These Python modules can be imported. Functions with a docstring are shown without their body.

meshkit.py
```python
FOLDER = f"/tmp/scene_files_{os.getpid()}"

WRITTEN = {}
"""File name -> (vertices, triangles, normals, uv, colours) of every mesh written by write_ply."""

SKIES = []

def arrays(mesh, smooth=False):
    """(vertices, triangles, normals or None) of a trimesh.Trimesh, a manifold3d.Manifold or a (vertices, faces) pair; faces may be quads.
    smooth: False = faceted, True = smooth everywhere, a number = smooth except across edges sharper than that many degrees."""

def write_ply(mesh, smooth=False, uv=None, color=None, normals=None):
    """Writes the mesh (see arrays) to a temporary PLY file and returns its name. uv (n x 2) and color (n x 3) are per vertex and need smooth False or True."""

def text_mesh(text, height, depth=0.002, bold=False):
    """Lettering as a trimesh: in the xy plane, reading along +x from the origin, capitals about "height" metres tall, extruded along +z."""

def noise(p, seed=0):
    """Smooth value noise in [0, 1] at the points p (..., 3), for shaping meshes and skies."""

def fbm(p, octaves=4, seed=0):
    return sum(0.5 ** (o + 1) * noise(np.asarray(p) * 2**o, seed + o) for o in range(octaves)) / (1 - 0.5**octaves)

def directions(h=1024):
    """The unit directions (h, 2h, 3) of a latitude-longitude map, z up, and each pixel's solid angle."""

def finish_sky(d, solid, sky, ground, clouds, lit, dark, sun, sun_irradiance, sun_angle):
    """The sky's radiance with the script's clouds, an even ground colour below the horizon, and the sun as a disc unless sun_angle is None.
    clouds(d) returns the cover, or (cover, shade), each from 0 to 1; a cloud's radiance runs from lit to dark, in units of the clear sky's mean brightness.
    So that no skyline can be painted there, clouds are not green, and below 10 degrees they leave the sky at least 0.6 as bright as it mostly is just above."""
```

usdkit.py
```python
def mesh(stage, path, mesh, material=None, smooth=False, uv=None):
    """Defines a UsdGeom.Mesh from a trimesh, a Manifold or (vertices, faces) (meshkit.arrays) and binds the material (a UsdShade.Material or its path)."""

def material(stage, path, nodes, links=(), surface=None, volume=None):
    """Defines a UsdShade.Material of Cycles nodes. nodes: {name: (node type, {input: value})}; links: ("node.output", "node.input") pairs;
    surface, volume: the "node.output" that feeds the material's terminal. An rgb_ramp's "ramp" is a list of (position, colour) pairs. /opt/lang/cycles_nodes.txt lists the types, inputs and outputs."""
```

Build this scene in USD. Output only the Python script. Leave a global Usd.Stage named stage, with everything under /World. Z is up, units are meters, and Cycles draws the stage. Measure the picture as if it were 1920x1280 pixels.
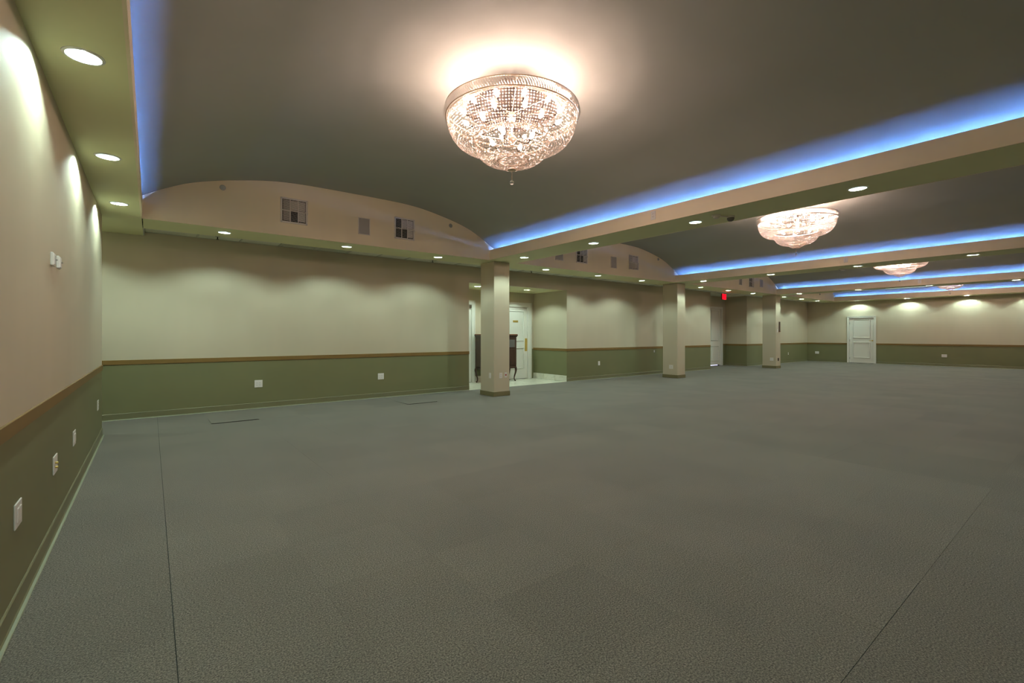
import math, random
import numpy as np
import trimesh
import shapely
from shapely.geometry import box as sbox, Point
from scipy.interpolate import PchipInterpolator
import usdkit, meshkit
from pxr import Usd, UsdGeom, UsdShade, Gf, Sdf

random.seed(7)
rng = np.random.default_rng(7)
stage = Usd.Stage.CreateInMemory()
UsdGeom.SetStageUpAxis(stage, UsdGeom.Tokens.z)
UsdGeom.SetStageMetersPerUnit(stage, 1.0)
world = UsdGeom.Xform.Define(stage, '/World')
stage.SetDefaultPrim(world.GetPrim())
UsdGeom.Scope.Define(stage, '/World/Looks')

# ---------------------------------------------------------------- camera
F_PX, YAW, CY = 872.6, 0.6602, 627.25
cam = UsdGeom.Camera.Define(stage, '/World/camera')
cam.AddTranslateOp().Set(Gf.Vec3d(0, 0, 1.30))
cam.AddRotateZOp().Set(-math.degrees(YAW))
cam.AddRotateXOp().Set(90.0)
cam.CreateHorizontalApertureAttr(36.0)
cam.CreateVerticalApertureAttr(24.0)
cam.CreateFocalLengthAttr(F_PX / 1920 * 36)
cam.CreateVerticalApertureOffsetAttr(-(640 - CY) / 1920 * 36)
cam.CreateClippingRangeAttr(Gf.Vec2f(0.02, 200))
cam.CreateExposureAttr(0.20)

# ---------------------------------------------------------------- light levels of the room's own lamps (no sky: a closed basement-like hall)
DOWN_L, DOWN_C = 8800.0, (0.73, 1.0, 0.90)       # fluorescent recessed cans
BULB_L, BULB_C = 320.0, (1.0, 0.715, 0.61)       # chandelier candle bulbs
LED_L, LED_C = 385.0, (0.14, 0.33, 1.0)          # blue cove strips
EXIT_L = 3.0

# ---------------------------------------------------------------- materials
def MAT(name, nodes, links, surface):
    return usdkit.material(stage, f'/World/Looks/{name}', nodes, links, surface=surface)

def paint(name, col, rough=0.6, var=0.0, scale=2.0, bump=0.0, bscale=200, metallic=0.0, spec=0.5, stretch=(1, 1, 1)):
    n = {'p': ('principled_bsdf', {'base_color': col, 'roughness': rough, 'metallic': metallic, 'specular_ior_level': spec})}
    l = []
    if var or bump:
        n['g'] = ('geometry', {})
    if var:
        n['mp'] = ('mapping', {'scale': stretch})
        n['t'] = ('noise_texture', {'scale': scale, 'detail': 4.0, 'roughness': 0.6})
        lo = tuple(c * (1 - var) for c in col); hi = tuple(min(1, c * (1 + var)) for c in col)
        n['r'] = ('rgb_ramp', {'ramp': [(0.3, lo), (0.7, hi)]})
        l += [('g.position', 'mp.vector'), ('mp.vector', 't.vector'), ('t.fac', 'r.fac'), ('r.color', 'p.base_color')]
    if bump:
        n['bt'] = ('noise_texture', {'scale': bscale, 'detail': 2.0})
        n['b'] = ('bump', {'strength': bump, 'distance': 0.002})
        l += [('g.position', 'bt.vector'), ('bt.fac', 'b.height'), ('b.normal', 'p.normal')]
    return MAT(name, n, l, 'p.BSDF')

def emit(name, col, s):
    return MAT(name, {'e': ('emission', {'color': col, 'strength': s})}, [], 'e.emission')

M = {}
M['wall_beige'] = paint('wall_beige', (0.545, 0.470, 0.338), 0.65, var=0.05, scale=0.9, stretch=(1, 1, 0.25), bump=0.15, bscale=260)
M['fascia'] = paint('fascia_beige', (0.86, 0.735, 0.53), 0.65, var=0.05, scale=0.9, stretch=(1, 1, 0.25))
M['wall_green'] = paint('wall_green', (0.182, 0.178, 0.082), 0.55, var=0.04, scale=1.2)
M['rail_brown'] = paint('rail_brown', (0.205, 0.118, 0.028), 0.5, var=0.06, scale=3)
M['base_green'] = paint('base_green', (0.182, 0.172, 0.09), 0.45)
M['toe_highlight'] = paint('toe_highlight', (0.30, 0.32, 0.22), 0.5)  # paler than the board: light caught along the toe, put into its colour
M['col_base'] = paint('col_base', (0.185, 0.16, 0.075), 0.5)
M['soffit'] = paint('soffit_paint', (0.75, 0.735, 0.43), 0.6, var=0.03, scale=0.8)
M['vault'] = paint('vault_paint', (0.40, 0.405, 0.36), 0.8, var=0.03, scale=1.0, spec=0.2)
M['tile_white'] = paint('ceiling_tile_white', (0.74, 0.74, 0.62), 0.8, var=0.04, scale=40)
M['tbar'] = paint('ceiling_grid', (0.50, 0.50, 0.42), 0.5)
M['white'] = paint('white_paint', (0.72, 0.70, 0.62), 0.35)
M['plate'] = paint('switch_plate', (0.74, 0.70, 0.66), 0.35)
M['plate_dark'] = paint('dark_plate', (0.10, 0.07, 0.045), 0.4)
M['slot'] = paint('slot_dark', (0.03, 0.028, 0.025), 0.6)
M['grey_mesh'] = paint('grey_mesh', (0.40, 0.37, 0.34), 0.6, var=0.1, scale=300)
M['grille'] = paint('grille_white', (0.74, 0.67, 0.61), 0.5)
M['brass'] = paint('brass', (0.60, 0.42, 0.12), 0.45, metallic=0.6)
M['steel'] = paint('steel', (0.6, 0.6, 0.6), 0.3, metallic=1.0)
M['chrome'] = paint('reflector', (0.80, 0.86, 0.92), 0.22, metallic=1.0)
M['gold'] = paint('gilt_metal', (0.78, 0.60, 0.46), 0.3, metallic=0.9)
M['bronze'] = paint('dark_bronze', (0.022, 0.016, 0.012), 0.8, spec=0.05)
M['wood'] = paint('dark_wood', (0.060, 0.030, 0.018), 0.35, var=0.35, scale=6, stretch=(6, 6, 0.8))
M['wood_red'] = paint('red_wood', (0.22, 0.07, 0.025), 0.3, var=0.25, scale=8, stretch=(1, 6, 6))
M['smoked'] = paint('smoked_panel', (0.15, 0.135, 0.125), 0.15)
M['cream'] = emit('cream_emissive', (0.80, 0.95, 0.62), 0.50)
M['red_plastic'] = paint('red_plastic', (0.45, 0.04, 0.03), 0.4)
M['subfloor'] = paint('subfloor', (0.035, 0.035, 0.03), 0.9)
M['lamp'] = emit('downlight_lamp', DOWN_C, DOWN_L)
M['bulb'] = emit('candle_bulb', BULB_C, BULB_L)
M['led'] = emit('blue_led', LED_C, LED_L)
M['exit_red'] = emit('exit_red', (1.0, 0.004, 0.012), EXIT_L)
M['exit_letter'] = emit('exit_letter', (1.0, 0.004, 0.010), EXIT_L * 0.28)
M['gap_glow'] = emit('gap_glow', (0.75, 0.75, 1.0), 1.0)  # self-glowing colour in place of daylight through the door gap
M['crystal'] = MAT('crystal', {'g': ('glass_bsdf', {'color': (1.0, 0.98, 0.96), 'roughness': 0.05, 'IOR': 1.5}),
                               't': ('transparent_bsdf', {'color': (1, 0.97, 0.95)}),
                               'x': ('mix_closure', {'fac': 0.12})},
                   [('g.BSDF', 'x.closure1'), ('t.BSDF', 'x.closure2')], 'x.closure')
M['ball'] = MAT('clear_glass', {'g': ('glass_bsdf', {'color': (1, 1, 1), 'roughness': 0.0, 'IOR': 1.5})}, [], 'g.BSDF')

def carpet(name, k):
    lo, mid, hi = [tuple(c * k for c in q) for q in ((0.050, 0.046, 0.036), (0.150, 0.136, 0.111), (0.290, 0.268, 0.215))]
    return MAT(name, {
        'g': ('geometry', {}), 't': ('noise_texture', {'scale': 135.0, 'detail': 2.0, 'roughness': 0.8}),
        't2': ('noise_texture', {'scale': 1.3, 'detail': 3.0}),
        'r': ('rgb_ramp', {'ramp': [(0.32, lo), (0.5, mid), (0.68, hi)]}),
        'r2': ('rgb_ramp', {'ramp': [(0.3, (0.93, 0.93, 0.93)), (0.7, (1.07, 1.06, 1.05))]}),
        'x': ('mix_color', {'blend_type': 'multiply', 'fac': 1.0, 'use_clamp_result': False}),
        'b': ('bump', {'strength': 0.6, 'distance': 0.004}),
        'p': ('principled_bsdf', {'roughness': 0.95, 'specular_ior_level': 0.15, 'sheen_weight': 0.15})},
        [('g.position', 't.vector'), ('g.position', 't2.vector'), ('t.fac', 'r.fac'), ('t2.fac', 'r2.fac'), ('r.color', 'x.a'), ('r2.color', 'x.b'),
         ('x.result', 'p.base_color'), ('t.fac', 'b.height'), ('b.normal', 'p.normal')], 'p.BSDF')
for nm, k in (('carpet', 1.0), ('carpet_light', 1.04), ('carpet_dark', 0.93), ('carpet_mid', 0.98)):
    M[nm] = carpet(nm, k)
def marble(name, k):
    return MAT(name, {
        'g': ('geometry', {}), 't': ('noise_texture', {'scale': 3.0, 'detail': 8.0, 'roughness': 0.65, 'distortion': 1.5}),
        'r': ('rgb_ramp', {'ramp': [(0.40, (0.74 * k, 0.72 * k, 0.58 * k)), (0.485, (0.70 * k, 0.67 * k, 0.53 * k)), (0.50, (0.56 * k, 0.54 * k, 0.43 * k)), (0.52, (0.72 * k, 0.70 * k, 0.57 * k))]}),
        'p': ('principled_bsdf', {'roughness': 0.25})},
        [('g.position', 't.vector'), ('t.fac', 'r.fac'), ('r.color', 'p.base_color')], 'p.BSDF')
M['marble'], M['marble_b'] = marble('marble', 1.0), marble('marble_b', 0.93)

# ---------------------------------------------------------------- helpers
taken = {}
def numbered(path):
    n = taken.get(path, 0); taken[path] = n + 1
    return path if n == 0 else f'{path}_{n:03d}'

def meta(prim, label=None, cat=None, group=None, kind=None):
    for k, t in (('label', label), ('category', cat), ('group', group), ('kind', kind)):
        if t: prim.SetCustomDataByKey(k, t)
    return prim

def thing(name, label=None, cat=None, loc=(0, 0, 0), rz=0.0, group=None, kind=None):
    x = UsdGeom.Xform.Define(stage, numbered('/World/' + name))
    x.AddTranslateOp().Set(Gf.Vec3d(*map(float, loc)))
    x.AddRotateZOp().Set(float(rz))
    return meta(x.GetPrim(), label, cat, group, kind)

def obj(name, mesh, mat, parent=None, smooth=False, label=None, kind=None, cat=None, group=None):
    base = (str(parent.GetPath()) if parent is not None else '/World') + '/' + name
    if isinstance(mesh, list): mesh = trimesh.util.concatenate(mesh)
    p = usdkit.mesh(stage, numbered(base), mesh, M[mat], smooth=smooth).GetPrim()
    return meta(p, label, cat, group, kind)

def dup(root, loc, rz=0.0, label=None, group=None):
    cd = root.GetCustomData()
    name = root.GetName()
    r = thing(name, label or cd.get('label'), cd.get('category'), loc, rz, group or cd.get('group'))
    r.GetReferences().AddInternalReference(root.GetPath())
    r.SetInstanceable(True)
    return r

def bx(x0, x1, y0, y1, z0, z1):
    m = trimesh.creation.box([x1 - x0, y1 - y0, z1 - z0])
    m.apply_translation([(x0 + x1) / 2, (y0 + y1) / 2, (z0 + z1) / 2])
    return m

def bev(x0, x1, y0, y1, z0, z1, b=0.004):
    """A box with chamfered edges: the hull of three inset boxes."""
    pts = []
    for i in range(3):
        lo, hi = np.array([x0, y0, z0], float) + b, np.array([x1, y1, z1], float) - b
        lo[i] -= b; hi[i] += b
        pts += [[x, y, z] for x in (lo[0], hi[0]) for y in (lo[1], hi[1]) for z in (lo[2], hi[2])]
    return trimesh.convex.convex_hull(np.array(pts))

def lathe(profile, n=32):
    """Revolves (r, z) points about z."""
    p = np.asarray(profile, float); k = len(p)
    a = np.arange(n) * 2 * np.pi / n
    v = np.stack([p[:, 0, None] * np.cos(a), p[:, 0, None] * np.sin(a), np.repeat(p[:, 1, None], n, 1)], -1).reshape(-1, 3)
    i, j = np.meshgrid(np.arange(k - 1), np.arange(n), indexing='ij')
    q = np.stack([i * n + j, i * n + (j + 1) % n, (i + 1) * n + (j + 1) % n, (i + 1) * n + j], -1).reshape(-1, 4)
    return trimesh.Trimesh(v, np.vstack([q[:, [0, 1, 2]], q[:, [0, 2, 3]]]), process=False)

def tube(pts, r, n=8):
    p = np.asarray(pts, float)
    t = np.gradient(p, axis=0); t /= np.linalg.norm(t, axis=1, keepdims=True) + 1e-12
    ref = np.where(np.abs(t[:, 2:]) < 0.9, [[0, 0, 1.0]], [[1.0, 0, 0]])
    a = np.cross(t, ref); a /= np.linalg.norm(a, axis=1, keepdims=True) + 1e-12
    b = np.cross(t, a); g = np.arange(n) * 2 * np.pi / n
    rr = np.broadcast_to(r, (len(p),))[:, None, None]
    v = p[:, None] + rr * (np.cos(g)[None, :, None] * a[:, None] + np.sin(g)[None, :, None] * b[:, None])
    k = len(p); i, j = np.meshgrid(np.arange(k - 1), np.arange(n), indexing='ij')
    q = np.stack([i * n + j, (i + 1) * n + j, (i + 1) * n + (j + 1) % n, i * n + (j + 1) % n], -1).reshape(-1, 4)
    f = [q[:, [0, 1, 2]], q[:, [0, 2, 3]]]
    v = np.vstack([v.reshape(-1, 3), p[:1], p[-1:]])
    c0 = np.array([[k * n, (jj + 1) % n, jj] for jj in range(n)]); c1 = np.array([[k * n + 1, (k - 1) * n + jj, (k - 1) * n + (jj + 1) % n] for jj in range(n)])
    return trimesh.Trimesh(v, np.vstack(f + [c0, c1]), process=False)

def ring(r, z, rt, n=64, m=6):
    a = np.linspace(0, 2 * np.pi, n + 1)
    return tube(np.stack([r * np.cos(a), r * np.sin(a), np.full_like(a, z)], 1), rt, m)

def extrude(poly, z0, z1):
    ms = [trimesh.creation.extrude_polygon(g, z1 - z0, engine='earcut') for g in getattr(poly, 'geoms', [poly])]
    m = trimesh.util.concatenate(ms); m.apply_translation([0, 0, z0]); return m

def frame3(origin, u, w):
    """Places meshes built as (u along the wall, w out of the wall, z up)."""
    u, w = np.array(u, float), np.array(w, float)
    T = np.eye(4); T[:3, 0], T[:3, 1], T[:3, 2], T[:3, 3] = u, w, [0, 0, 1], origin
    def go(m):
        ms = m if isinstance(m, list) else [m]
        m = trimesh.util.concatenate([x.copy() for x in ms])
        m.apply_transform(T)
        return m
    return go

# ---------------------------------------------------------------- the hall's measures
D, XL, XF, YLE = 9.2425, -0.497, 25.72, 7.984
HS, HC, HL, HL0 = 2.842, 2.900, 3.043, 3.085
YF, YN, YB0 = 7.873, -0.87, -2.24             # fascia of the back soffit, of the front soffit, front wall
BAYS = [(-0.088, 5.519), (6.256, 12.204), (12.964, 18.946), (19.702, 24.971)]
R1, R2 = 0.842, 0.912                          # rail
YT = 8.60                                      # edge of the drop-ceiling strip
OX0, OX1, OH, OY = 5.90, 9.094, 2.53, 10.665   # vestibule
NX0, NX1, NY = 16.62, 19.46, 10.15             # niche
RA = 0.0745                                    # radius of the holes for the recessed cans
RX = -2.6                                      # end of the recess behind the left wall

# ---- floor: carpet tiles over a subfloor
floor = thing('floor', 'grey-green carpet tile floor of the empty hall', 'floor', kind='structure')
obj('subfloor', [bx(RX, XF, YB0, D, -0.10, -0.006), bx(OX0, OX1, D, OY, -0.10, -0.012), bx(NX0, NX1, D, NY, -0.10, -0.006)], 'subfloor', floor)
TS, TX0, TY0 = 0.617, 0.082, 8.022
tiles = []
fwd, rgt = np.array([math.sin(YAW), math.cos(YAW)]), np.array([math.cos(YAW), -math.sin(YAW)])
ix = range(math.floor((RX - TX0) / TS), math.ceil((XF - TX0) / TS))
iy = range(math.floor((YB0 - TY0) / TS), math.ceil((NY - TY0) / TS))
for i in ix:
    for j in iy:
        x0, x1, y0, y1 = TX0 + i * TS, TX0 + (i + 1) * TS, TY0 + j * TS, TY0 + (j + 1) * TS
        x0, x1, y0 = max(x0, RX), min(x1, XF), max(y0, YB0)
        if y0 >= D - 0.01:
            x0, x1, y1 = max(x0, NX0), min(x1, NX1), min(y1, NY)
        elif y1 > D:
            inn = x1 > NX0 and x0 < NX1
            if inn:
                x0c, x1c = max(x0, NX0), min(x1, NX1)
            y1 = D if not inn else y1
        if x1 - x0 < 0.03 or y1 - y0 < 0.03: continue
        g = [0.00012 * random.random() for _ in range(4)]
        if i == 0: g[0] = 0.0017
        if i == -1: g[1] = 0.0017
        if abs(y0 - (TY0 - 12 * TS)) < 1e-6 and 3 <= i <= 8: g[2] = 0.0022 if i in (3, 4) else 0.0010
        if j == -1 and i in (1, 6): g[3] = 0.003
        if j == 0 and i in (1, 6): g[2] = 0.003
        if i == 8 and y0 > 0.5: g[1] = 0.0010
        if j == -12 and i == 3: g[1] = 0.0016
        if i == 0 and y0 < 3.6: g[1] = 0.0007
        if i == 1 and 4 < y0 < 5.2: g[1] = 0.0007
        k = rng.random()
        mat = 'carpet' if k < .5 else 'carpet_mid' if k < .72 else 'carpet_light' if k < .88 else 'carpet_dark'
        yc = (y0 + y1) / 2
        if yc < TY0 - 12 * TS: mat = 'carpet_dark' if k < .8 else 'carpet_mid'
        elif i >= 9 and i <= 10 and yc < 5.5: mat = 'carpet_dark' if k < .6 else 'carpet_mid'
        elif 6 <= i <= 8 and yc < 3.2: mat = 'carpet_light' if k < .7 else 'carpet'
        c = np.array([(x0 + x1) / 2, yc]); dep = c @ fwd; lat = c @ rgt
        seen = dep > 1.2 and abs(lat) < dep * 1.1 + 0.7
        h = random.uniform(-0.00015, 0.00015)
        tiles.append((dep if seen else 999 + abs(dep), mat, x0 + g[0], x1 - g[1], y0 + g[2], y1 - g[3], h))
tiles.sort(key=lambda t: t[0])
def tile_mesh(x0, x1, y0, y1, h, b=0.0006):
    v = [[x0, y0, -.006], [x1, y0, -.006], [x1, y1, -.006], [x0, y1, -.006], [x0, y0, h - b], [x1, y0, h - b], [x1, y1, h - b], [x0, y1, h - b],
         [x0 + b, y0 + b, h], [x1 - b, y0 + b, h], [x1 - b, y1 - b, h], [x0 + b, y1 - b, h]]
    q = np.array([[0, 1, 5, 4], [1, 2, 6, 5], [2, 3, 7, 6], [3, 0, 4, 7], [4, 5, 9, 8], [5, 6, 10, 9], [6, 7, 11, 10], [7, 4, 8, 11], [8, 9, 10, 11]])
    return trimesh.Trimesh(v, np.vstack([q[:, [0, 1, 2]], q[:, [0, 2, 3]]]), process=False)
for t in tiles[:300]:
    m = tile_mesh(*t[2:])
    if abs(t[4] - TY0) < .02 and (abs(t[2] - TX0 - TS) < .02 or abs(t[2] - TX0 - 6 * TS) < .02):   # two tiles whose near edge has curled up
        v = np.array(m.vertices); e = np.clip(1 - (v[:, 1] - t[4]) / .3, 0, 1) ** 2
        v[:, 2] += e * np.where(v[:, 2] < -.003, .0125, .009); m.vertices = v
    obj('carpet_tile', m, t[1], floor)
for mname in ('carpet', 'carpet_light', 'carpet_dark', 'carpet_mid'):
    ms = [tile_mesh(*t[2:]) for t in tiles[300:] if t[1] == mname]
    obj('distant_carpet', ms, mname, floor, kind='stuff')
MT = 0.457
k = 0
for i in range(7):
    for j in range(4):
        x0, x1, y0, y1 = OX0 + i * MT, min(OX0 + (i + 1) * MT, OX1), D + j * MT, min(D + (j + 1) * MT, OY)
        if x1 - x0 < 0.05 or y1 - y0 < 0.03: continue
        obj('marble_tile', tile_mesh(x0 + .0015, x1 - .0015, y0 + .0015, y1 - .0015, random.uniform(0, .0006), .001), 'marble' if (i + j) % 2 else 'marble_b', floor)

# ---- walls
TW = 0.10
wall_left = thing('wall_left', 'long beige and olive left wall', 'wall', kind='structure')
wall_back = thing('wall_back', 'beige and olive back wall with columns before it', 'wall', kind='structure')
wall_right = thing('wall_right', 'far end wall with white door', 'wall', kind='structure')
wall_front = thing('wall_front', 'wall behind the viewer', 'wall', kind='structure')
trims = {w: thing(f'trim_{n}', f'brown chair rail along the {w} wall', 'chair rail', kind='structure') for n, w in ((1, 'left'), (2, 'back'), (3, 'far'), (4, 'vestibule'))}
bases = {w: thing(f'baseboard_{w}', f'olive baseboard along the {w} wall', 'baseboard', kind='structure') for w in ('left', 'back', 'right')}
base_vest = thing('baseboard_vestibule', 'veined marble baseboard of the vestibule', 'baseboard', kind='structure')

def slab(ax, c, s, a0, a1, z0, z1, t=TW):
    """A wall piece: its face lies at c on axis ax ('x' or 'y') and looks towards s; it runs from a0 to a1 on the other axis."""
    lo, hi = (c - t, c) if s > 0 else (c, c + t)
    return bx(lo, hi, a0, a1, z0, z1) if ax == 'x' else bx(a0, a1, lo, hi, z0, z1)
def rail_mesh(ax, c, s, a0, a1):
    lo, hi = (c - 0.004, c + 0.010) if s > 0 else (c - 0.010, c + 0.004)
    return bev(lo, hi, a0, a1, R1, R2, .003) if ax == 'x' else bev(a0, a1, lo, hi, R1, R2, .003)
def base_mesh(ax, c, s, a0, a1, h=0.102, t=0.008):
    """Vinyl cove base: a thin board with a rounded top."""
    prof = [(-0.004, 0), (t + .006, 0), (t + .006, .004), (t, .016), (t, h - .006), (t * .4, h), (-0.004, h)]
    poly = shapely.Polygon(prof); m = trimesh.creation.extrude_polygon(poly, a1 - a0, engine='earcut')
    v = np.array(m.vertices); w, z, a = v[:, 0], v[:, 1], v[:, 2] + a0
    m.vertices = np.stack([c + s * w, a, z], 1) if ax == 'x' else np.stack([a, c + s * w, z], 1)
    m.fix_normals(); return m
def toe_mesh(ax, c, s, a0, a1):
    lo, hi = (c + .010, c + .026) if s > 0 else (c - .026, c - .010)
    return bev(lo, hi, a0, a1, -.004, .009, .003) if ax == 'x' else bev(a0, a1, lo, hi, -.004, .009, .003)
def wall_run(parent, ax, c, s, a0, a1, top, rail=None, base=None, marble_h=0, t=TW, r0=None):
    obj('upper_wall', slab(ax, c, s, a0, a1, R2 - .03, top, t), 'wall_beige', parent)
    obj('lower_wall', slab(ax, c, s, a0, a1, -0.05, R2 - .03, t), 'wall_green', parent)
    b_ = a0 if r0 is None else r0
    if rail is not None: obj('rail', rail_mesh(ax, c, s, b_, a1), 'rail_brown', rail)
    if base is not None:
        a0 = b_
        obj('board', base_mesh(ax, c, s, a0, a1), 'base_green', base)
        obj('toe', toe_mesh(ax, c, s, a0, a1), 'toe_highlight', base)
    if marble_h:
        a0 = b_
        lo, hi = (c - .004, c + .012) if s > 0 else (c - .012, c + .004)
        n = max(1, round((a1 - a0) / .5))
        for q in range(n):
            b0, b1 = a0 + (a1 - a0) * q / n + .001, a0 + (a1 - a0) * (q + 1) / n - .001
            obj('marble_plinth', bev(lo, hi, b0, b1, 0, marble_h, .003) if ax == 'x' else bev(b0, b1, lo, hi, 0, marble_h, .003), 'marble' if q % 2 else 'marble_b', base_vest)
ZT = 3.0
wall_run(wall_left, 'x', XL, 1, YB0, YLE, ZT, trims['left'], bases['left'])
wall_run(wall_left, 'y', 7.884, 1, RX, XL - TW, ZT)
wall_run(wall_left, 'x', RX, 1, 7.884, D, ZT)
wall_run(wall_back, 'y', D, -1, RX, OX0, ZT, trims['back'], bases['back'])
wall_run(wall_back, 'y', D, -1, OX1, NX0, ZT, trims['back'], bases['back'])
wall_run(wall_back, 'y', D, -1, NX1, XF, ZT, trims['back'], bases['back'])
obj('upper_wall', bx(OX0, OX1, D, D + TW, OH, ZT), 'wall_beige', wall_back)
# vestibule walls
wall_run(wall_back, 'x', OX1, -1, D + TW, OY, OH + .05, trims['vestibule'], None, .165, r0=D)
wall_run(wall_back, 'x', OX0, 1, D + TW, OY, OH + .05, trims['vestibule'], None, .165, r0=D)
# niche walls
wall_run(wall_back, 'x', NX0, 1, D + TW, NY, ZT, trims['back'], bases['back'], r0=D)
wall_run(wall_back, 'x', NX1, -1, D + TW, NY, ZT, trims['back'], bases['back'], r0=D)
wall_run(wall_front, 'y', YB0, 1, XL, XF, ZT)

# ---- doors
def door(name, label, go, W, H, cas, panel, parent_walls=None, hinge_u=None, handle_u=None, push=None, plaque=None, closer=False, gap=0.006, topcas=None):
    """Leaf from u=0 to W, face recessed 0.03 behind the wall face (w=0)."""
    d = thing(name, label, 'door', kind='structure')
    tc = topcas or cas
    fr = [bev(-cas, 0.005, -.115, .018, 0, H, .004), bev(W - .005, W + cas, -.115, .018, 0, H, .004), bev(-cas, W + cas, -.115, .0175, H - .005, H + tc, .004),
          bx(-cas - .012, -cas + .012, -.002, .026, 0, H + tc), bx(W + cas - .012, W + cas + .012, -.002, .026, 0, H + tc), bx(-cas - .012, W + cas + .012, -.002, .026, H + tc - .012, H + tc + .012)]
    obj('casing', go(fr), 'white', d)
    lf = obj('leaf', go(bx(.007, W - .007, -.075, -.03, gap, H - .007)), 'white', d)
    for (u0, u1, z0, z1) in panel:
        mo = []
        for (a0, a1, b0, b1) in ((u0, u1, z0, z0 + .03), (u0, u1, z1 - .03, z1), (u0, u0 + .03, z0, z1), (u1 - .03, u1, z0, z1)):
            mo.append(bev(a0, a1, -.032, -.008, b0, b1, .009))
        obj('panel_molding', go(mo), 'white', lf)
    if hinge_u is not None:
        for z in (.22, H / 2, H - .25):
            obj('hinge', go(bev(hinge_u - .012, hinge_u + .012, -.032, -.012, z - .05, z + .05, .003)), 'steel', d)
    if handle_u is not None:
        s = 1 if handle_u < W / 2 else -1
        obj('handle', go([bev(handle_u - .025, handle_u + .025, -.032, -.02, 1.0, 1.06, .004), tube([[handle_u, -.03, 1.03], [handle_u, .02, 1.03], [handle_u + s * .02, .03, 1.03], [handle_u + s * .12, .03, 1.028]], .010)]), 'brass', d, smooth=40)
    if push: obj('push_plate', go(bev(push[0], push[1], -.032, -.024, push[2], push[3], .002)), 'brass', d)
    if plaque: obj('name_plaque', go(bev(plaque[0], plaque[1], -.032, -.022, plaque[2], plaque[3], .003)), 'brass', d)
    if closer:
        obj('door_closer', go([bev(W - .32, W - .02, -.03, .03, H - .09, H - .03, .006), bx(W - .15, W - .13, .0, .012, H - .04, H - .01)]), 'plate_dark', d)
    return d
VZ, WD = 2.115, 0.835
go_r = frame3((8.05, OY, 0), (1, 0, 0), (0, -1, 0))
door('door_1', 'white two-panel vestibule door with gold push plate and small plaque', go_r, WD, VZ, .115, [(.14, .695, 1.115, 2.005), (.14, .695, .295, .92)], push=(.735, .825, .81, 1.19), plaque=(.29, .48, 1.66, 1.72), gap=.006)
go_l = frame3((6.06, OY, 0), (1, 0, 0), (0, -1, 0))
door('door_2', 'white vestibule door left of the wooden cabinet', go_l, WD, VZ, .085, [(.14, .695, 1.115, 2.005), (.14, .695, .295, .92)], plaque=(.29, .48, 1.66, 1.72), closer=True, gap=.006, topcas=.105)
for (a0, a1) in ((OX0, 6.06), (6.895, 8.05), (8.885, OX1)):
    m0 = 0.165 if (a0 > 6.5 and a1 < 8.5) else 0
    wall_run(wall_back, 'y', OY, -1, a0, a1, OH + .05, trims['vestibule'] if m0 else None, None, 0)
for q in range(2):
    b0 = 6.985 + q * .475
    obj('marble_plinth', bev(b0, b0 + .473, OY - .012, OY + .004, 0, .165, .003), 'marble', base_vest)
for a in (6.06, 8.05):
    obj('upper_wall', bx(a, a + WD, OY, OY + TW, VZ + .08, OH + .05), 'wall_beige', wall_back)
obj('vestibule_ceiling', extrude(sbox(OX0, D + TW, OX1, OY).difference(shapely.union_all([Point(6.56, 9.87).buffer(RA, 8), Point(8.15, 9.83).buffer(RA, 8)])), OH, OH + .015), 'soffit', wall_back)
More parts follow.
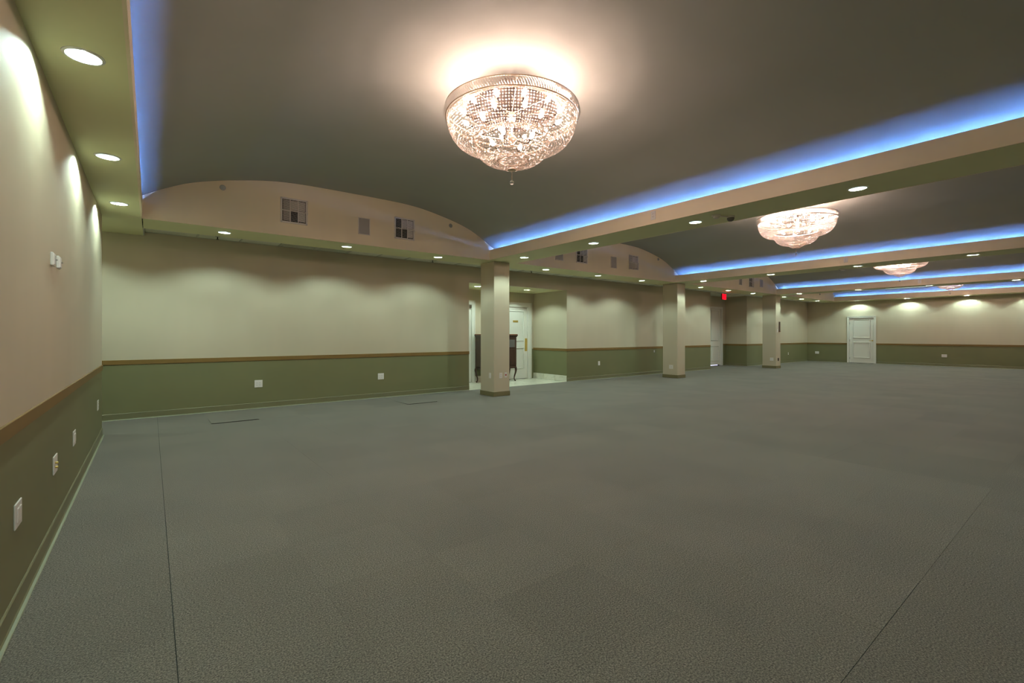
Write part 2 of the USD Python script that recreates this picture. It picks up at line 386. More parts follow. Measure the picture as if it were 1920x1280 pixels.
# niche
go_n = frame3((18.18, NY, 0), (1, 0, 0), (0, -1, 0))
dn = door('door_3', 'tall white panelled door in the niche under the red exit sign', go_n, .92, 2.38, .10, [(.15, .77, 1.05, 2.32), (.15, .77, .20, .83)], gap=.045, topcas=.08)
obj('threshold_glow', go_n(bx(.01, .80, -.12, -.085, .001, .05)), 'gap_glow', dn, label='glowing strip standing in for daylight under the door')  # emissive strip behind the leaf stands in for daylight beyond
for (a0, a1) in ((NX0, 18.18), (19.10, NX1)):
    wall_run(wall_back, 'y', NY, -1, a0, a1, ZT, trims['back'], None)
obj('upper_wall', bx(18.18, 19.10, NY, NY + TW, 2.42, ZT), 'wall_beige', wall_back)
# far wall with door: v runs towards -y
FD0, FDW, FDH = 7.50, 0.945, 2.075
go_f = frame3((XF, FD0, 0), (0, -1, 0), (-1, 0, 0))
door('door_4', 'white two-panel door with brass lever in the far end wall', go_f, FDW, FDH, .065, [(.156, .80, 1.15, 2.02), (.156, .80, .23, .965)], hinge_u=.012, handle_u=.885, gap=.008)
wall_run(wall_right, 'x', XF, -1, FD0, D, ZT, trims['far'], bases['right'])
wall_run(wall_right, 'x', XF, -1, YB0, FD0 - FDW, ZT, trims['far'], bases['right'])
obj('upper_wall', bx(XF, XF + TW, FD0 - FDW, FD0, FDH + .03, ZT), 'wall_beige', wall_right)

# ---- ceiling: soffits and beams with holes for the cans, vaults, fascias, cove ledges, drop tiles
ceiling = thing('ceiling', 'ceiling of barrel vaults between beams and soffits', 'ceiling', kind='structure')
left_l = [7.154, 5.335, 3.49, 1.65, -0.19]
back_l = [-0.95, 0.88, 2.71, 4.51, 7.385, 9.21, 11.05, 14.13, 15.93, 17.75, 20.47, 22.21, 23.97]
beam_y = [7.185, 5.345, 3.49, 1.64, -0.2]
beam_x = [5.888, 12.54, 19.23]
far_l = [7.12, 5.32, 3.49, 1.65, -0.2]
BACK_Y, LEFT_X, FAR_X = 8.205, -0.293, 25.34
def plate(x0, x1, y0, y1, holes):
    p = sbox(x0 + .004, y0, x1 - .004, y1)
    hs = [Point(*h).buffer(RA, 10) for h in holes]
    return extrude(p.difference(shapely.union_all(hs)) if hs else p, HS, HS + .016)
obj('left_soffit', plate(XL - .02, BAYS[0][0], YB0, YF + .006, [(LEFT_X, y) for y in left_l]), 'soffit', ceiling)
obj('back_soffit', plate(BAYS[0][0], XF, YF + .006, YT, [(x, BACK_Y) for x in back_l if x > -.08]), 'soffit', ceiling)
obj('recess_soffit', plate(RX, BAYS[0][0], YF + .006, D, [(-0.95, BACK_Y)]), 'soffit', ceiling)
obj('front_soffit', plate(BAYS[0][0], XF, YB0, YN - .006, []), 'soffit', ceiling)
obj('far_soffit', plate(BAYS[3][1], XF, YN - .006, YF + .006, [(FAR_X, y) for y in far_l]), 'soffit', ceiling)
beams = [(BAYS[i][1], BAYS[i + 1][0]) for i in range(3)]
for (a, b), cx in zip(beams, beam_x):
    obj('beam_soffit', plate(a, b, YN - .006, YF + .006, [(cx, y) for y in beam_y]), 'soffit', ceiling)
prof_d = PchipInterpolator([-0.01, 0.5, .87, 1.15, 1.29, 1.70, 2.05, 2.32, 2.52, 2.80, 2.90, 3.0], [3.686, 3.684, 3.676, 3.658, 3.641, 3.567, 3.485, 3.398, 3.305, 3.150, 3.093, 3.045])
def vault_z(x, bay):
    a, b = bay; c, hw = (a + b) / 2, (b - a) / 2
    return prof_d(min(abs(x - c) * 2.8035 / hw, 3.0))
for n, (a, b) in enumerate(BAYS):
    c, hw = (a + b) / 2, (b - a) / 2
    e = 3.0 * hw / 2.8035
    xs = c + np.concatenate([-np.linspace(e, 0, 49), np.linspace(0, e, 49)[1:]])
    zs = np.array([vault_z(x, (a, b)) for x in xs])
    k = len(xs)
    v = np.concatenate([np.stack([xs, np.full(k, y), zs + dz], 1) for dz in (0, .03) for y in (YN - .01, YF + .01)])
    f = []
    for i in range(k - 1):
        f += [[i, k + i + 1, i + 1], [i, k + i, k + i + 1], [2 * k + i, 2 * k + i + 1, 3 * k + i + 1], [2 * k + i, 3 * k + i + 1, 3 * k + i]]
    obj('vault', trimesh.Trimesh(v, f, process=False), 'vault', ceiling, smooth=30)
    lipL = HL0 if n == 0 else HL
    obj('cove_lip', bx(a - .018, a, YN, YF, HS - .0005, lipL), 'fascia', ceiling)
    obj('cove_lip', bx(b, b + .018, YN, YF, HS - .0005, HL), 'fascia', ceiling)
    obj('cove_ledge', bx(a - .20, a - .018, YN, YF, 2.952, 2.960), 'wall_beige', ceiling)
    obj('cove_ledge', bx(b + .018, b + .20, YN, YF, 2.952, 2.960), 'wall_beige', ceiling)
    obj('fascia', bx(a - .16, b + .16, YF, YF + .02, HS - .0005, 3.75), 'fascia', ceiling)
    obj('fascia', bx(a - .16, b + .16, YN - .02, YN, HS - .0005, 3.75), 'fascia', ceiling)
# drop-ceiling strip
grid = [bx(BAYS[0][0] + .003, XF, YT, YT + .02, HC - .004, HC + .01), bx(BAYS[0][0] + .003, XF, D - .02, D, HC - .004, HC + .01), bx(BAYS[0][0], XF, YT, YT + .012, HS + .016, HC + .02),
        bx(BAYS[0][0] - .002, BAYS[0][0] + .01, YT, D, HS + .002, HC + .02), bx(NX0, NX1, D + TW, NY, HC + .012, HC + .02), bx(BAYS[0][0], XF, YT, D + TW, HC + .012, HC + .02)]
tx0 = 0.605
edges = [BAYS[0][0] + .01] + [tx0 + .6096 * i for i in range(42)]
edges = [e for e in edges if e < XF - .05] + [XF]
for a, b in zip(edges[:-1], edges[1:]):
    grid.append(bx(b - .012, b + .012, YT, D, HC - .004, HC + .012))
    if 1.7 < a < 2.9: continue
    obj('ceiling_tile', bev(a + .014, b - .014, YT + .022, D - .022, HC + .001, HC + .014, .003), 'tile_white', ceiling)
for i in range(5):
    a = NX0 + i * (NX1 - NX0) / 5; b = NX0 + (i + 1) * (NX1 - NX0) / 5
    obj('ceiling_tile', bev(a + .012, b - .012, D + TW + .002, NY - .01, HC + .001, HC + .014, .003), 'tile_white', ceiling)
obj('ceiling_grid', grid, 'tbar', ceiling)
for q in range(2):
    vent_t = thing('ceiling_vent', f'{("left", "right")[q]} one of two louvred vents side by side in the drop ceiling strip', 'vent', (1.824 + q * .6096, YT, HC), 0, 'louvred vents in the drop ceiling')
    a = .012
    obj('vent_frame', [bx(a, a + .585, .02, .045, -.006, .012), bx(a, a + .585, D - YT - .045, D - YT - .02, -.006, .012), bx(a, a + .025, .02, D - YT - .02, -.006, .012), bx(a + .56, a + .585, .02, D - YT - .02, -.006, .012)], 'tbar', vent_t)
    sl = []
    for i in range(14):
        m = bx(a + .03, a + .555, -.018, .018, -.0015, .0015); m.apply_transform(trimesh.transformations.rotation_matrix(.7, [1, 0, 0])); m.apply_translation([0, .075 + i * .038, .004]); sl.append(m)
    obj('louver', sl, 'tile_white', vent_t, kind='stuff')
    obj('vent_box', bx(a + .02, a + .565, .03, D - YT - .03, .02, .04), 'slot', vent_t)

# ---- columns
for n, (x0, word) in enumerate(((5.68, 'nearest'), (12.395, 'second'), (19.03, 'third'))):
    c = thing('column', f'square beige column under the {("first", "second", "third")[n]} beam, {word} of the three', 'column', (x0 + .205, 8.18, 0))
    obj('shaft', bev(-.205, .205, -.25, .25, 0, HS + .001, .006), 'wall_beige', c)
    obj('plinth', [bev(-.215, .215, -.26, .26, 0, .096, .004)], 'col_base', c, label='dark olive base trim')

# ---- recessed downlights
def downlight(loc, label, group):
    d = thing('downlight', label, 'downlight', loc, 0, group)
    k = .745
    sc = lambda pr: [(r * k, z * k) for r, z in pr]
    obj('trim_ring', lathe(sc([(.1, .0005), (.1, -.005), (.105, -.008), (.122, -.004), (.125, .0005)]), 36), 'white', d, smooth=40)
    obj('reflector', lathe(sc([(.1, 0), (.097, .012), (.086, .035), (.066, .058), (.03, .072), (0, .074)]), 36), 'chrome', d, smooth=40)
    lp = trimesh.creation.icosphere(1, .012); lp.apply_translation([0, 0, .050 * k])
    obj('socket', tube([[0, 0, .056 * k], [0, 0, .074 * k]], .009, 10), 'plate', d, smooth=40)
    obj('lamp', lp, 'lamp', d, smooth=40)
    return d
first_dl = None
def put_light(x, y, label, group, z=HS):
    global first_dl
    if first_dl is None: first_dl = downlight((x, y, z), label, group); return first_dl
    return dup(first_dl, (x, y, z), 0, label, group)
for y, l in zip(left_l, ('farthest of the three big round downlights along the left wall', 'middle one of the three round downlights along the left wall', 'largest round downlight at upper left, close above the left wall', 'round downlight in the left soffit just outside the picture', 'round downlight in the left soffit behind the viewer')):
    put_light(LEFT_X, y, l, 'downlights along the left wall')
put_light(-.95, BACK_Y, 'round downlight in the recess hidden behind the left wall end', 'downlights along the back wall')
nth = ('left', 'middle', 'right')
bay_w = ('first and nearest', 'second', 'third', 'fourth and farthest')
for i, x in enumerate(back_l[1:]):
    put_light(x, BACK_Y, f'{nth[i % 3]} one of three downlights in the back soffit under the {bay_w[i // 3]} arched fascia', 'downlights along the back wall')
for n, cx in enumerate(beam_x):
    for i, y in enumerate(beam_y):
        put_light(cx, y, f'downlight in the {("first", "second", "third")[n]} beam, {("closest to its column", "second from its column", "third from its column", "fourth from its column", "fifth from its column, out of view")[i]}', 'downlights under the beams')
for i, y in enumerate(far_l):
    put_light(FAR_X, y, f'downlight washing the far end wall {("above the white door", "second from the corner", "third from the corner", "at the right picture edge", "beyond the right picture edge")[i]}', 'downlights washing the far wall')
put_light(6.56, 9.87, 'downlight in the vestibule ceiling left of the first column', 'vestibule downlights', OH)
put_light(8.15, 9.83, 'downlight in the vestibule ceiling right of the first column', 'vestibule downlights', OH)

# ---- blue LED strips in the coves
def led(x, y0, y1, z, s, label):
    t = thing('led_strip', label, 'light strip', (x, (y0 + y1) / 2, z), 0, 'blue cove light strips')
    L = y1 - y0
    obj('tape', bx(-.006, .006, -L / 2, L / 2, -.008, .002), 'white', t)
    ms = [bx(-.005, .005, -.012, .012, .002, .006) for _ in range(int(L / .1))]
    for i, m in enumerate(ms): m.apply_translation([0, -L / 2 + .05 + i * .1, 0])
    obj('diode', ms, 'led', t, kind='stuff')
bw = ('first', 'second', 'third', 'fourth')
for n, (a, b) in enumerate(BAYS):
    led(a - .10, YN + .03, YF - .03, 3.010 if n == 0 else 2.970, 1, f'blue LED strip in the left cove of the {bw[n]} vault')
    led(b + .085, YN + .03, YF - .03, 2.970, -1, f'blue LED strip in the right cove of the {bw[n]} vault')

# ---- crystal chandeliers
def spline(pts, step):
    p = np.array(pts, float); s = np.concatenate([[0], np.cumsum(np.linalg.norm(np.diff(p, axis=0), axis=1))])
    f = PchipInterpolator(s, p); n = max(2, int(s[-1] / step)); return f(np.linspace(0, s[-1], n))
def beads(profile, strands, step, rad, seed):
    r_ = np.random.default_rng(seed)
    rz = spline(profile, step); n = len(rz)
    ico = trimesh.creation.icosahedron(); bv = np.array(ico.vertices); bv /= np.linalg.norm(bv, axis=1, keepdims=True); bf = np.array(ico.faces)
    a = (np.arange(strands)[:, None] + 0.5 * 0) * 2 * np.pi / strands + np.zeros((1, n))
    C = np.stack([rz[None, :, 0] * np.cos(a), rz[None, :, 0] * np.sin(a), np.broadcast_to(rz[None, :, 1], a.shape)], -1).reshape(-1, 3)
    q = r_.normal(size=(len(C), 4)); q /= np.linalg.norm(q, axis=1, keepdims=True)
    w, x, y, z = q.T
    R = np.stack([np.stack([1 - 2 * (y * y + z * z), 2 * (x * y - z * w), 2 * (x * z + y * w)], -1), np.stack([2 * (x * y + z * w), 1 - 2 * (x * x + z * z), 2 * (y * z - x * w)], -1), np.stack([2 * (x * z - y * w), 2 * (y * z + x * w), 1 - 2 * (x * x + y * y)], -1)], 1)
    V = np.einsum('nij,kj->nki', R, bv) * rad + C[:, None]
    Fc = bf[None] + (np.arange(len(C)) * len(bv))[:, None, None]
    return trimesh.Trimesh(V.reshape(-1, 3), Fc.reshape(-1, 3), process=False)
ZA = 3.684
def chandelier(loc, label):
    d = thing('chandelier', label, 'chandelier', loc, 0, 'crystal chandeliers under the vaults')
    zl = lambda z: z - ZA
    obj('canopy', lathe([(0, 0), (.13, 0), (.13, -.012), (.10, -.03), (.03, -.045), (0, -.045)], 32), 'gold', d, smooth=40)
    obj('stem', [tube([[0, 0, -.04], [0, 0, zl(3.10)]], .012, 10), lathe([(0, zl(3.42)), (.03, zl(3.41)), (.045, zl(3.37)), (.03, zl(3.33)), (.0, zl(3.32))], 20), lathe([(0, zl(3.20)), (.03, zl(3.19)), (.05, zl(3.16)), (.03, zl(3.13)), (0, zl(3.10))], 20)], 'gold', d, smooth=40)
    obj('rim_frame', [ring(.630, zl(3.424), .006, 72), ring(.622, zl(3.345), .006, 72), ring(.600, zl(3.342), .004, 72)] +
        [tube([[.03 * math.cos(t), .03 * math.sin(t), zl(3.405)], [.35 * math.cos(t), .35 * math.sin(t), zl(3.408)], [.628 * math.cos(t), .628 * math.sin(t), zl(3.424)]], .003, 5) for t in np.arange(8) * math.pi / 4 + .2], 'gold', d, smooth=40)
    obj('light_shield', lathe([(0, zl(3.414)), (.42, zl(3.414)), (.43, zl(3.419)), (.43, zl(3.427)), (.42, zl(3.432)), (0, zl(3.432))], 48), 'bronze', d, smooth=30)  # added plate: keeps bulb light off the vault, darkens behind the beads
    rods = []
    for t in np.arange(168) * 2 * math.pi / 168:
        pts = [[(.628 + .012 * math.sin(math.pi * q)) * math.cos(t + .06 * q), (.628 + .012 * math.sin(math.pi * q)) * math.sin(t + .06 * q), zl(3.422 - .075 * q)] for q in (0, .5, 1)]
        rods.append(tube(pts, .0072, 6))
    obj('rim_rod', rods, 'crystal', d, smooth=40, kind='stuff')
    lv = lambda pr: [(r, zl(z)) for r, z in pr]
    obj('upper_tier', beads(lv([(.606, 3.335), (.603, 3.28), (.578, 3.21), (.54, 3.15), (.48, 3.108), (.42, 3.098), (.362, 3.135)]), 144, .0215, .0080, 1), 'crystal', d, kind='stuff')
    obj('tier_ring', [ring(.356, zl(3.150), .008, 60), ring(.130, zl(2.955), .006, 40)], 'gold', d, smooth=40)
    obj('middle_tier', beads(lv([(.352, 3.14), (.347, 3.08), (.318, 3.012), (.27, 2.966), (.20, 2.937), (.136, 2.95)]), 86, .0215, .0080, 2), 'crystal', d, kind='stuff')
    obj('lower_tier', beads(lv([(.128, 2.948), (.112, 2.91), (.078, 2.884), (.036, 2.868)]), 40, .0180, .0072, 3), 'crystal', d, kind='stuff')
    for (cnt, r, z, tilt, off) in ((12, .44, 3.352, .9, .1), (6, .26, 3.348, .6, .3), (4, .19, 3.13, .5, .5)):
        for i in range(cnt):
            t = 2 * math.pi * i / cnt + off
            b = lathe([(0, 0), (.010, .002), (.020, .022), (.021, .036), (.014, .058), (.006, .074), (0, .082)], 10)
            b.apply_transform(trimesh.transformations.rotation_matrix(tilt, [0, 1, 0])); b.apply_transform(trimesh.transformations.rotation_matrix(t, [0, 0, 1]))
            b.apply_translation([r * math.cos(t), r * math.sin(t), zl(z)])
            obj('bulb', b, 'bulb', d, smooth=50)
            z0 = zl(3.36) if z > 3.2 else zl(3.15)
            obj('arm', tube([[.03 * math.cos(t), .03 * math.sin(t), z0], [r * .5 * math.cos(t), r * .5 * math.sin(t), z0 - .035], [r * .85 * math.cos(t), r * .85 * math.sin(t), zl(z) - .035], [r * .99 * math.cos(t), r * .99 * math.sin(t), zl(z) - .004]], [.0035, .0035, .004, .009], 6), 'bronze', d, smooth=40)
    obj('cup', lathe([(0, zl(2.875)), (.04, zl(2.872)), (.042, zl(2.865)), (.015, zl(2.858)), (0, zl(2.856))], 24), 'gold', d, smooth=40)
    ch = [tube([[0, 0, zl(2.86)], [0, 0, zl(2.768)]], .0018, 5)]
    for z in np.linspace(2.85, 2.775, 6):
        m = trimesh.creation.icosphere(1, .0055); m.apply_translation([0, 0, zl(z)]); ch.append(m)
    obj('chain', ch, 'gold', d, smooth=40)
    m = trimesh.creation.icosphere(3, .021); m.apply_translation([0, 0, zl(2.747)])
    obj('crystal_ball', m, 'ball', d, smooth=True)
    return d
CH = [((a + b) / 2, 3.50, ZA) for a, b in BAYS]
ch0 = chandelier(CH[0], 'largest crystal chandelier, nearest, under the first vault')
for loc, l in zip(CH[1:], ('second crystal chandelier, half cut by the first beam', 'third crystal chandelier, its rim hidden by the second beam', 'smallest farthest crystal chandelier, only its tip below the third beam')):
    dup(ch0, loc, 0, l)

# ---- grilles, speaker panels, sprinklers on the arched fascias
def grille(x, z, w, h, label, opened, group='louvred air grilles on the arched fascias'):
    g = thing('air_grille', label, 'vent', (x, YF, z), 0, group)
    t = .026
    obj('frame', [bev(-w / 2, w / 2, -.016, .002, h / 2 - t, h / 2, .004), bev(-w / 2, w / 2, -.016, .002, -h / 2, -h / 2 + t, .004), bev(-w / 2, -w / 2 + t, -.016, .002, -h / 2, h / 2, .004), bev(w / 2 - t, w / 2, -.016, .002, -h / 2, h / 2, .004)], 'grille', g)
    obj('backing', bx(-w / 2 + .01, w / 2 - .01, -.002, .001, -h / 2 + .01, h / 2 - .01), 'slot', g)
    cw, chh = (w - 2 * t) / 3, (h - 2 * t) / 2
    for i in (1, 2):
        xx = -w / 2 + t + cw * i
        obj('mullion', bev(xx - .007, xx + .007, -.015, 0, -h / 2 + t, h / 2 - t, .003), 'grille', g)
    obj('crossbar', bev(-w / 2 + t, w / 2 - t, -.0155, 0, -.007, .007, .003), 'grille', g)
    for i in range(3):
        for j in range(2):
            ms = []
            op = opened[j][i]
            n = 10
            for k in range(n):
                sm = bx(-cw / 2 + .008, cw / 2 - .008, -.0062, .0062, -.0009, .0009)
                sm.apply_transform(trimesh.transformations.rotation_matrix(.25 if op == 2 else 1.25, [1, 0, 0]))
                sm.apply_translation([-w / 2 + t + cw * (i + .5), -.008, -h / 2 + t + chh * j + .012 + (chh - .02) * (k + .5) / n])
                ms.append(sm)
            if op == 1:
                for k in range(6):
                    xx = -w / 2 + t + cw * i + .01 + (cw - .02) * (k + .5) / 6
                    ms.append(bx(xx - .0025, xx + .0025, -.012, -.004, -h / 2 + t + chh * j + .008, -h / 2 + t + chh * (j + 1) - .008))
                ms = ms[:0] + ms[n:] + [bx(-w / 2 + t + cw * i + .008, -w / 2 + t + cw * (i + 1) - .008, -.010, -.006, q - .0022, q + .0022) for q in -h / 2 + t + chh * j + .012 + (chh - .02) * (np.arange(7) + .5) / 7]
            obj('louver', ms, 'grille', g, kind='stuff')
    obj('lever', bev(w / 2 - .012, w / 2 + .004, -.026, -.012, -.03, .005, .003), 'grille', g)
    return g
# opened[row from below][column]: 0 shut, 1 lattice, 2 open
grille(1.780, 3.236, .395, .392, 'louvred air grille on the first arched fascia, left of the speaker panel', [[1, 2, 0], [1, 0, 0]])
grille(3.640, 3.219, .390, .386, 'louvred air grille on the first arched fascia, right of the speaker panel', [[2, 2, 0], [2, 0, 0]])
grille(8.250, 3.222, .390, .386, 'louvred air grille with dark openings on the second fascia, half under the first beam', [[2, 2, 0], [2, 0, 0]])
grille(10.25, 3.237, .395, .386, 'louvred air grille on the second arched fascia, right of its speaker panel', [[1, 1, 0], [1, 0, 0]])
grille(16.91, 3.180, .360, .386, 'louvred air grille on the third arched fascia', [[2, 2, 0], [2, 2, 0]])
def speaker(x, z, w, h, label):
    g = thing('speaker_panel', label, 'speaker', (x, YF, z), 0, 'flat speaker panels on the arched fascias')
    t = .012
    obj('frame', [bev(-w / 2, w / 2, -.014, .002, h / 2 - t, h / 2, .003), bev(-w / 2, w / 2, -.014, .002, -h / 2, -h / 2 + t, .003), bev(-w / 2, -w / 2 + t, -.014, .002, -h / 2, h / 2, .003), bev(w / 2 - t, w / 2, -.014, .002, -h / 2, h / 2, .003)], 'grille', g)
    obj('mesh_screen', bx(-w / 2 + t, w / 2 - t, -.007, .001, -h / 2 + t, h / 2 - t), 'grey_mesh', g)
speaker(2.896, 3.158, .205, .285, 'grey flat speaker panel between the two grilles of the first fascia')
speaker(7.500, 3.17, .25, .285, 'grey flat speaker panel on the second fascia, mostly behind the first beam')
speaker(9.432, 3.161, .215, .295, 'grey flat speaker panel on the second fascia, between its two grilles')
speaker(16.12, 3.16, .21, .285, 'grey flat speaker panel left of the grille on the third fascia')
speaker(17.68, 3.18, .24, .285, 'grey flat speaker panel right of the grille on the third fascia')
def sprinkler(x, z, label):
    s = thing('sprinkler', label, 'sprinkler', (x, YF, z), 0, 'sidewall sprinkler heads')
    R = trimesh.transformations.rotation_matrix(math.pi / 2, [1, 0, 0])
    def L(p, n=20):
        m = lathe(p, n); m.apply_transform(R); return m
    obj('escutcheon', L([(.0, .004), (.018, .010), (.034, .008), (.040, 0)]), 'steel', s, smooth=40)
    obj('head', [L([(0, 0), (.014, 0), (.014, .012), (.008, .018), (.008, .03), (0, .03)], 12), L([(0, .031), (.018, .030), (.018, .033), (0, .034)], 12)], 'steel', s, smooth=40)
for x, z, l in ((.822, 3.424, 'sprinkler head on the left part of the first arched fascia'), (4.605, 3.417, 'sprinkler head on the right end of the first arched fascia'), (11.354, 3.434, 'sprinkler head on the right end of the second arched fascia'), (23.265, 3.078, 'dark sprinkler head on the fourth and farthest fascia')):
    sprinkler(x, z, l)
def pend_sprinkler(x, y, label):
    s = thing('sprinkler', label, 'sprinkler', (x, y, HC), 0, 'pendent sprinkler heads')
    obj('escutcheon', lathe([(.035, .001), (.03, -.006), (.01, -.01), (0, -.01)], 16), 'steel', s, smooth=40)
    obj('head', [tube([[0, 0, -.008], [0, 0, -.045]], .007, 8), lathe([(0, -.046), (.02, -.045), (.02, -.049), (0, -.05)], 12)], 'slot', s)
pend_sprinkler(.861, 8.93, 'pendent sprinkler in the drop ceiling above the left of the back wall')
pend_sprinkler(4.78, 8.93, 'pendent sprinkler in the drop ceiling near the first column')
pend_sprinkler(7.55, 8.93, 'pendent sprinkler in the drop ceiling above the vestibule opening')

# ---- outlets, switches
def outlet(label, go, gangs=1, kind='duplex', plate_m='plate', w=None, h=.118):
    """At the wall face: u along, w out, z up; centred on the origin."""
    d = thing('outlet' if kind != 'switch' else 'wall_switch', label, 'outlet' if kind != 'switch' else 'switch', (0, 0, 0), 0, 'wall outlets')
    W = w or (.07 if gangs == 1 else .122)
    obj('cover_plate', go(bev(-W / 2, W / 2, 0, .007, -h / 2, h / 2, .003)), plate_m, d)
    for q in range(gangs):
        cx = (q - (gangs - 1) / 2) * .047
        if kind == 'duplex':
            for s in (-1, 1):
                f = obj('receptacle', go(bev(cx - .017, cx + .017, .005, .0095, s * .0195 - .014, s * .0195 + .014, .003)), plate_m, d)
                obj('slot', go([bx(cx - .008, cx - .0055, .009, .0102, s * .0195 - .003, s * .0195 + .006), bx(cx + .0055, cx + .008, .009, .0102, s * .0195 - .003, s * .0195 + .006), bx(cx - .002, cx + .002, .009, .0102, s * .0195 - .010, s * .0195 - .006)]), 'slot', f)
        elif kind == 'decora':
            obj('module', go(bev(cx - .017, cx + .017, .005, .011, -.034, .034, .003)), plate_m, d)
        elif kind == 'switch':
            obj('toggle', go(bev(cx - .005, cx + .005, .004, .022, -.008, .012, .003)), plate_m, d)
    return d
def on_back(x, z, y=D): return frame3((x, y, z), (1, 0, 0), (0, -1, 0))
def on_left(y, z, x=XL): return frame3((x, y, z), (0, 1, 0), (1, 0, 0))
def on_xneg(x, y, z): return frame3((x, y, z), (0, -1, 0), (-1, 0, 0))
outlet('white four-socket outlet on the olive back wall, nearer the left corner', on_back(1.505, .435), 2, w=.126, h=.128)
outlet('white four-socket outlet on the olive back wall, left of the first column', on_back(3.750, .441), 2, w=.128, h=.128)
outlet('white single outlet on the back wall between vestibule and second column', on_back(10.413, .462), 1, w=.085)
d = outlet('small pale jack on the back wall just left of the second column', on_back(13.108, .755), 1, 'blank', w=.045, h=.075)
outlet('white outlet on the back wall right of the third column', on_back(23.49, .42), 1, w=.075)
outlet('white outlet on the far wall between corner and door', on_xneg(XF, 8.82, .428), 2, w=.17)
outlet('pinkish white outlet on the far wall right of the door', on_xneg(XF, 4.205, .434), 2, w=.165)
outlet('white outlet on the left face of the first column', on_xneg(5.68, 8.07, .435), 1, 'decora', w=.08)
outlet('white outlet on the front face of the first column', on_back(5.855, .435, 7.93), 1, w=.08)
dd = outlet('white plate with a red button on the front face of the first column', on_back(5.985, .442, 7.93), 1, 'blank', w=.07)
obj('button', on_back(5.985, .442, 7.93)(bev(-.019, .019, .005, .013, -.012, .014, .003)), 'red_plastic', dd, label='dark red button')
outlet('pale blue-white outlet on the left face of the second column', on_xneg(12.395, 8.14, .33), 2, w=.14)
outlet('pale outlet on the left face of the third column', on_xneg(19.03, 8.08, .35), 2, w=.13)
outlet('dark brown double outlet on the front face of the third column', on_back(19.24, .34, 7.93), 2, plate_m='plate_dark', w=.12)
outlet('white outlet low on the left wall, nearest and largest', on_left(3.155, .458), 2, 'decora', w=.14)
jk = outlet('white plate with two brass jacks low on the left wall', on_left(4.235, .455), 1, 'blank', w=.15)
gl = on_left(4.235, .455)
for z in (.012, -.016):
    obj('jack', gl(tube([[-.02, .004, z], [-.02, .012, z], [-.02, .021, z]], [.0085, .007, .006], 10)), 'brass', jk, smooth=40, label='brass jack')
outlet('white outlet low on the left wall, third from the viewer', on_left(5.20, .458), 2, 'decora', w=.14)
outlet('white outlet low on the left wall, farthest, close to its end', on_left(7.36, .465), 1, w=.14)
outlet('pale outlet high on the side of the first beam', on_xneg(BAYS[0][1], 3.905, 2.955), 1, w=.08, h=.118)
outlet('pale outlet high on the side of the second beam', on_xneg(BAYS[1][1], 3.62, 2.962), 1, w=.08)
outlet('pale outlet high on the side of the third beam', on_xneg(BAYS[2][1], 3.67, 2.955), 1, w=.08)
def control(y, z, label, lever):
    t = thing('thermostat', label, 'control box', (0, 0, 0), 0, 'control boxes on the left wall')
    g = on_left(y, z)
    obj('housing', g(bev(-.04, .04, 0, .016, -.042, .042, .004)), 'plate', t)
    obj('cover', g(bev(-.033, .033, .012, .020, -.035, .035, .003)), 'plate', t)
    obj('lever', g(bev(lever - .008, lever + .012, .018, .028, -.004, .004, .002)), 'steel', t)
control(4.105, 1.777, 'small white control box on the left wall, the nearer of two', .02)
control(4.345, 1.785, 'small white control box on the left wall, the farther of two', .012)

# ---- devices under the beams
def disc(x, y, r, label, name='smoke_detector'):
    s = thing(name, label, 'smoke detector', (x, y, HS))
    obj('base', lathe([(r, .001), (r, -.012), (r * .9, -.02), (0, -.02)], 28), 'grille', s, smooth=40)
    obj('cap', lathe([(r * .7, -.019), (r * .66, -.034), (r * .5, -.042), (0, -.044)], 28), 'grille', s, smooth=40)
disc(5.76, 3.125, .055, 'round beige detector under the first beam, left of the dome camera')
disc(12.80, 3.86, .075, 'round detector under the second beam, near its downlight')
dc = thing('dome_camera', 'small smoked dome camera on a conduit under the first beam', 'security camera', (5.965, 3.04, HS))
obj('mount', lathe([(.05, .001), (.05, -.018), (.046, -.022), (0, -.022)], 28), 'grille', dc, smooth=40)
obj('dome', lathe([(.044, -.02), (.043, -.04), (.034, -.058), (.018, -.067), (0, -.07)], 28), 'smoked', dc, smooth=True)
obj('conduit', tube([[-.16, .07, -.012], [-.04, .015, -.012]], .008, 8), 'grille', dc, smooth=40)
pn = thing('ceiling_panel', 'long emissive cream panel flush under the third beam', 'panel', (19.36, 4.1, HS))  # stands for an unidentified pale strip; its weak emission is added
obj('emissive_slab', bev(-.09, .09, -.5, .5, -.016, .001, .006), 'cream', pn)
obj('frame', [bev(-.10, -.085, -.51, .51, -.012, .001, .003), bev(.085, .10, -.51, .51, -.012, .001, .003), bev(-.1, .1, -.51, -.495, -.012, .001, .003), bev(-.1, .1, .495, .51, -.012, .001, .003)], 'white', pn)

# ---- exit sign
ex = thing('exit_sign', 'glowing red EXIT sign hanging before the niche', 'exit sign', (16.577, 8.70, 2.585))
obj('housing', bev(-.15, .15, -.012, .030, -.004, .209, .005), 'red_plastic', ex)
obj('face', bx(-.143, .143, -.016, -.011, .004, .201), 'exit_red', ex)
tm = meshkit.text_mesh('EXIT', .135, .003, bold=True)
tw = tm.bounds[1][0] - tm.bounds[0][0]
tm.apply_translation([-(tm.bounds[0][0] + tm.bounds[1][0]) / 2, -tm.bounds[0][1], 0])
tm.apply_scale([.235 / tw, 1, 1]); tm.apply_transform(trimesh.transformations.rotation_matrix(math.pi / 2, [1, 0, 0])); tm.apply_translation([0, -.0155, .035])
obj('lettering', tm, 'exit_letter', ex, label='letters EXIT')
obj('stem', tube([[0, .01, .205], [0, .01, HC - 2.585 + .0]], .011, 8), 'white', ex)

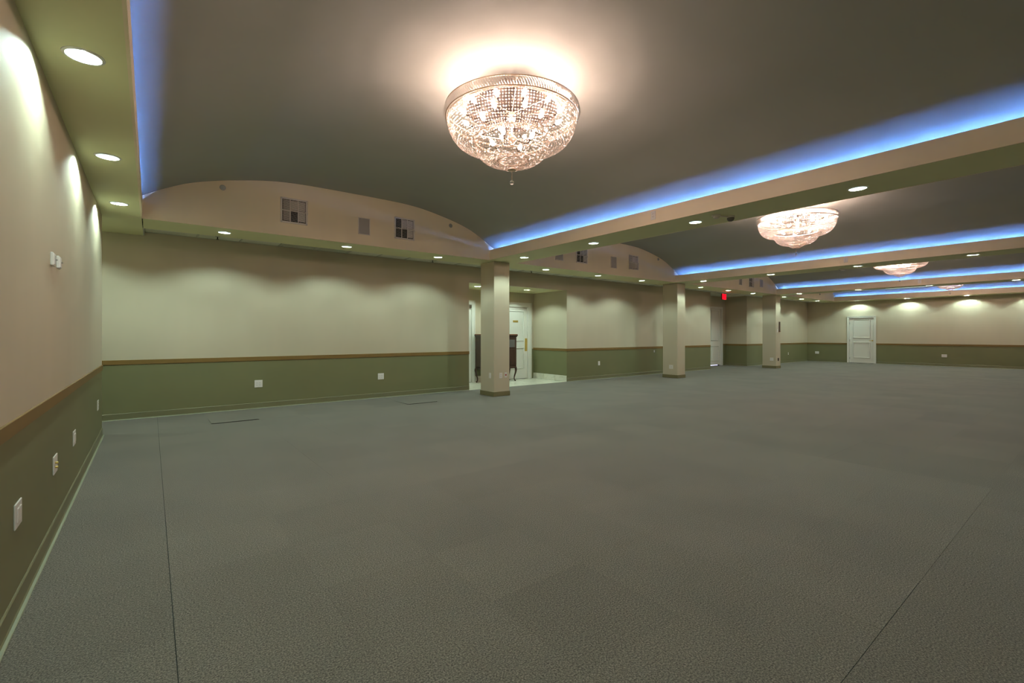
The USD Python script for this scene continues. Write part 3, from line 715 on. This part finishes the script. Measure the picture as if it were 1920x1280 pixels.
# ---- narrow dark plaque and switch on the third column
pq = thing('wall_plaque', 'narrow dark wooden plaque on the front face of the third column', 'plaque', (19.335, 7.93, 1.42))
obj('panel', bev(-.05, .05, -.022, 0, 0, .38, .004), 'wood', pq)
obj('ledge', bev(-.06, .06, -.03, 0, -.012, .004, .003), 'wood_red', pq)
outlet('small pale switch beside the dark plaque on the third column', on_back(19.15, 1.45, 7.93), 1, 'switch', w=.07)

# ---- wooden cabinet on cabriole legs in the vestibule
cb = thing('cabinet', 'dark wooden cabinet on cabriole legs behind the first column', 'cabinet', (7.545, 10.43, 0))
hw, hd = .575, .17
obj('body', bev(-hw, hw, -hd, hd, .40, 1.24, .005), 'wood', cb)
obj('cornice', [bev(-hw - .02, hw + .02, -hd - .02, hd, 1.235, 1.27, .006), bev(-hw - .035, hw + .035, -hd - .035, hd, 1.268, 1.292, .006)], 'wood', cb)
obj('top_board', bev(-hw - .03, hw + .03, -hd - .03, hd, 1.29, 1.315, .006), 'wood_red', cb)
for s in (-1, 1):
    x0, x1 = (-.565, -.012) if s < 0 else (.012, .565)
    dr = obj('door', bev(x0, x1, -hd - .02, -hd + .002, .46, 1.22, .004), 'wood', cb)
    obj('pane', bev(x0 + .06, x1 - .06, -hd - .024, -hd - .015, .95, 1.16, .004), 'smoked', dr)
    obj('panel', bev(x0 + .06, x1 - .06, -hd - .026, -hd - .015, .52, .90, .008), 'wood', dr)
    obj('knob', tube([[-.045 * -s if s > 0 else -.045, -hd - .018, .90], [-.045 * -s if s > 0 else -.045, -hd - .04, .90]], [.007, .012], 10), 'brass', dr, smooth=40)
obj('apron', [bev(-hw, hw, -hd - .012, -hd + .01, .36, .44, .01), bev(-hw, -hw + .03, -hd, hd, .36, .44, .01), bev(hw - .03, hw, -hd, hd, .36, .44, .01)], 'wood', cb)
for sx in (-1, 1):
    for sy in (-1, 1):
        pts = np.array([[0, .44], [.040, .39], [.062, .33], [.050, .25], [.018, .16], [.0, .09], [.014, .035], [.05, .008]])
        f = PchipInterpolator(np.arange(len(pts)), pts); q = f(np.linspace(0, len(pts) - 1, 24))
        rad = np.interp(np.linspace(0, 1, 24), [0, .25, .5, .75, .9, 1], [.036, .034, .022, .014, .018, .024])
        path = [[sx * (hw - .045 + a * .75), sy * (hd - .04) + sy * a * .35, z] for a, z in q]
        obj('leg', tube(path, rad, 10), 'wood', cb, smooth=50)
